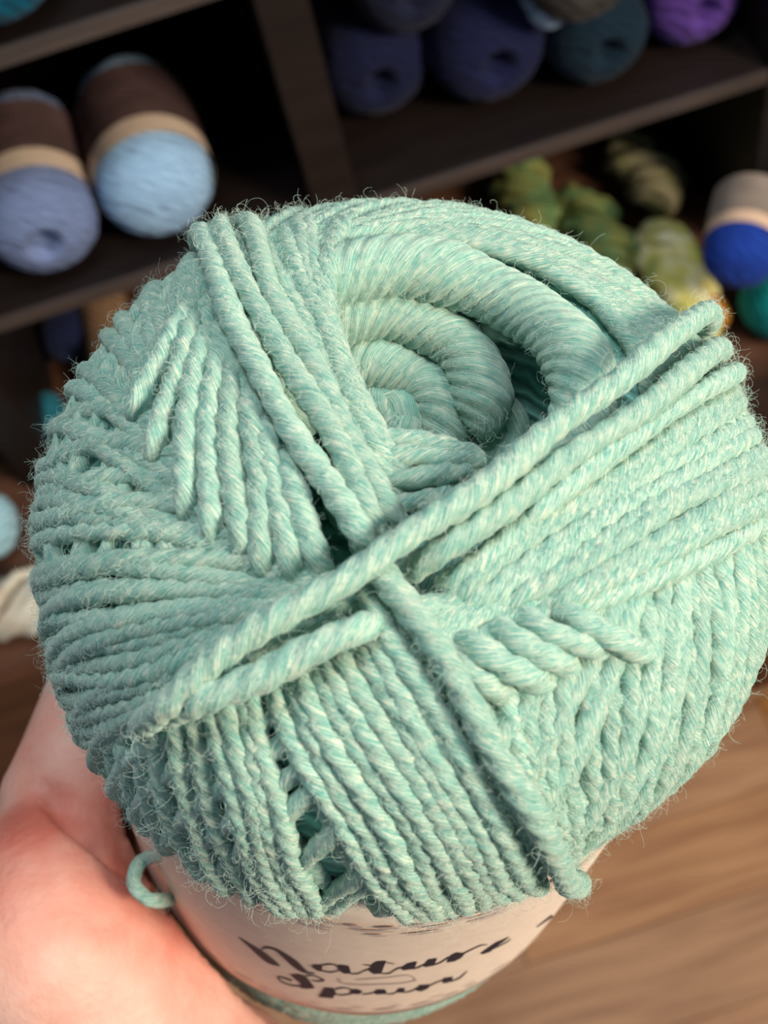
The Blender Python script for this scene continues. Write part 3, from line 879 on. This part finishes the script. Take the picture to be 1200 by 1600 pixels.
shelf_skein(on_height(650, 0, Z1 + 0.118), 0.04, 0.13, srgb(30, 34, 58), 'dark blue grey skein stacked on top of the two navy skeins', seed=8, band_=False, group=NG)
shelf_skein(on_height(930, -22, Z1 + 0.127), 0.042, 0.13, srgb(56, 52, 50), 'charcoal grey skein stacked on top of the dark teal skein', seed=9, band_=False, group=NG)
shelf_skein(on_height(868, 26, Z1 + 0.09), 0.016, 0.08, srgb(150, 176, 205), 'small pale blue ball tucked between navy, charcoal and dark teal skeins', seed=10, band_=False, hole=False, name='yarn_ball')
# right, on the deeper base
M_PINKISH = mat_plain('pinkish_cream_label', srgb(232, 196, 170), 0.7, 0.25, 0.05, 120)
M_GREIGE = mat_plain('greige_label', srgb(150, 134, 124), 0.7, 0.25, 0.15, 60)
shelf_skein(place(1184, 504, ZB, 0.034), 0.034, 0.12, srgb(10, 140, 140), 'bright teal skein lying under the royal blue skein, right edge', yaw=math.radians(-62), hole=False, band_=False, seed=12)
shelf_skein(on_height(1150, 430, ZB + 0.034 * 2.1 + 0.033), 0.031, 0.095, srgb(30, 64, 160), 'royal blue skein with a pinkish cream band lying on the bright teal skein', yaw=math.radians(-33), hole=False, seed=11, b0=0.30, b1=0.85, bandcol=M_PINKISH, printcol=M_GREIGE)
shelf_skein(place(1122, 512, ZB, 0.017), 0.017, 0.036, srgb(206, 140, 48), 'golden orange ball of yarn next to the bright teal skein', hole=False, band_=False, seed=13, name='yarn_ball')
# left, lower
shelf_skein(place(108, 552, ZB, 0.024), 0.024, 0.13, srgb(28, 34, 66), 'dark navy skein in the lower left cubby', seed=15, band_=False)
shelf_skein(place(185, 606, ZB, 0.024), 0.024, 0.13, srgb(150, 116, 88), 'tan skein beside the dark navy one in the lower left cubby', seed=16, band_=False, hole=False)
shelf_skein(place(78, 700, ZB, 0.02), 0.02, 0.06, srgb(40, 120, 140), 'small teal ball in front of the tan skein', seed=17, band_=False, hole=False, name='yarn_ball')
shelf_skein(place(20, 822, ZB, 0.030), 0.030, 0.11, srgb(170, 214, 230), 'very pale blue skein on the base, left of the mint skein', seed=18, band_=False, hole=False, yaw=math.radians(70))
shelf_skein(place(1230, 690, ZB, 0.03), 0.03, 0.10, srgb(84, 52, 38), 'chestnut brown skein at the front of the base, right edge', seed=20, band_=False, yaw=math.radians(-70))

# fluffy hanks: many thick loops twisted together
def hank(center, support, size, cols, label, yaw, n=22, tr=0.0056, seed=0, name='yarn_hank', tilt=0.0):
    rnd = random.Random(seed)
    V, Fc, base = [], [], 0
    cs = []
    for i in range(n):
        a = rnd.uniform(0, 6.28); wdt = size * rnd.uniform(0.35, 0.95); Ln = size * rnd.uniform(1.8, 2.5)
        ph = rnd.uniform(0, 6.28); K = 34; S = 7
        C = []
        for k in range(K):
            t = 2 * math.pi * k / K
            y = Ln * math.cos(t); w = wdt * math.sin(t)
            tw = a + y / size * 1.3
            rr = w + 0.22 * size * math.sin(4 * t + ph)
            off = size * 0.35
            C.append((rr * math.cos(tw) + off * math.cos(tw * 1.3 + ph) * 0.5, y + 0.1 * size * math.sin(2 * t + ph), rr * math.sin(tw) * 0.85 + off * math.sin(tw * 1.3 + ph) * 0.5))
        C = np.array(C)
        T = np.roll(C, -1, 0) - np.roll(C, 1, 0); T /= np.linalg.norm(T, axis=1)[:, None] + 1e-9
        n_ = np.cross(T, [0.31, 0.2, 0.93]); n_ /= np.linalg.norm(n_, axis=1)[:, None] + 1e-9; b_ = np.cross(T, n_)
        for k in range(K):
            for s in range(S):
                an = 2 * math.pi * s / S
                V.append(C[k] + tr * (1 + 0.3 * math.sin(k * 1.1 + ph)) * (n_[k] * math.cos(an) + b_[k] * math.sin(an)))
        for k in range(K):
            for s in range(S):
                a0 = base + k * S + s; a1 = base + k * S + (s + 1) % S
                k2 = (k + 1) % K
                b0_ = base + k2 * S + s; b1_ = base + k2 * S + (s + 1) % S
                Fc.append((a0, a1, b1_, b0_))
        base += K * S
    V = np.array(V); lo = V[:, 2].min()
    mt, nt, b = new_mat(name + '_wool')
    tc = nd(nt, 'ShaderNodeTexCoord')
    n1 = nd(nt, 'ShaderNodeTexNoise'); n1.inputs['Scale'].default_value = 22; n1.inputs['Detail'].default_value = 2
    nt.links.new(tc.outputs['Object'], n1.inputs[0])
    r = ramp(nt, n1.outputs[0], [(0.3 + 0.4 * i / (len(cols) - 1), c) for i, c in enumerate(cols)])
    nt.links.new(r.outputs[0], b.inputs['Base Color']); b.inputs['Roughness'].default_value = 0.9; b.inputs['Specular IOR Level'].default_value = 0.1
    o = link_mesh(name, mesh_np(name, V, Fc), mt)
    o.location = (center.x, center.y, support - lo + 0.001); o.rotation_euler = (tilt, 0, yaw)
    tag(o, label, 'yarn hank')
    return o
cream, lemon, olive, green, moss, white, beige = srgb(250, 240, 196), srgb(216, 208, 112), srgb(146, 146, 84), srgb(112, 144, 96), srgb(72, 90, 56), srgb(222, 216, 200), srgb(176, 164, 128)
hank(on_height(1056, 432, ZB + 0.035), ZB, 0.027, [green, lemon, cream, lemon], 'lemon and cream variegated hank at the front of the lower cubby', 0.0, seed=13, n=18)
hank(on_height(930, 366, ZB + 0.03), ZB, 0.025, [moss, green, olive, green], 'green hank between the lemon hank and the held skein', 0.05, seed=4, n=18)
hank(on_height(1006, 268, ZB + 0.03), ZB, 0.022, [olive, beige, beige, olive], 'beige and olive hank lying deepest in the lower cubby, behind the lemon hank', 0.1, seed=5, n=16)
hank(on_height(818, 305, ZB + 0.03), ZB, 0.023, [moss, olive, green, moss], 'olive and moss green hank, leftmost of the hanks in the lower cubby', 0.0, seed=6, n=18)
hank(on_height(918, 400, ZB + 0.02), ZB, 0.011, [beige, white, white], 'small off-white hank beside the rim of the held skein', 0.2, n=14, tr=0.003, seed=8)
hank(on_height(5, 950, ZB + 0.03), ZB, 0.024, [srgb(196, 170, 146), white, srgb(230, 214, 196)], 'fluffy cream hank on the base just left of the mint skein', 1.45, seed=9)
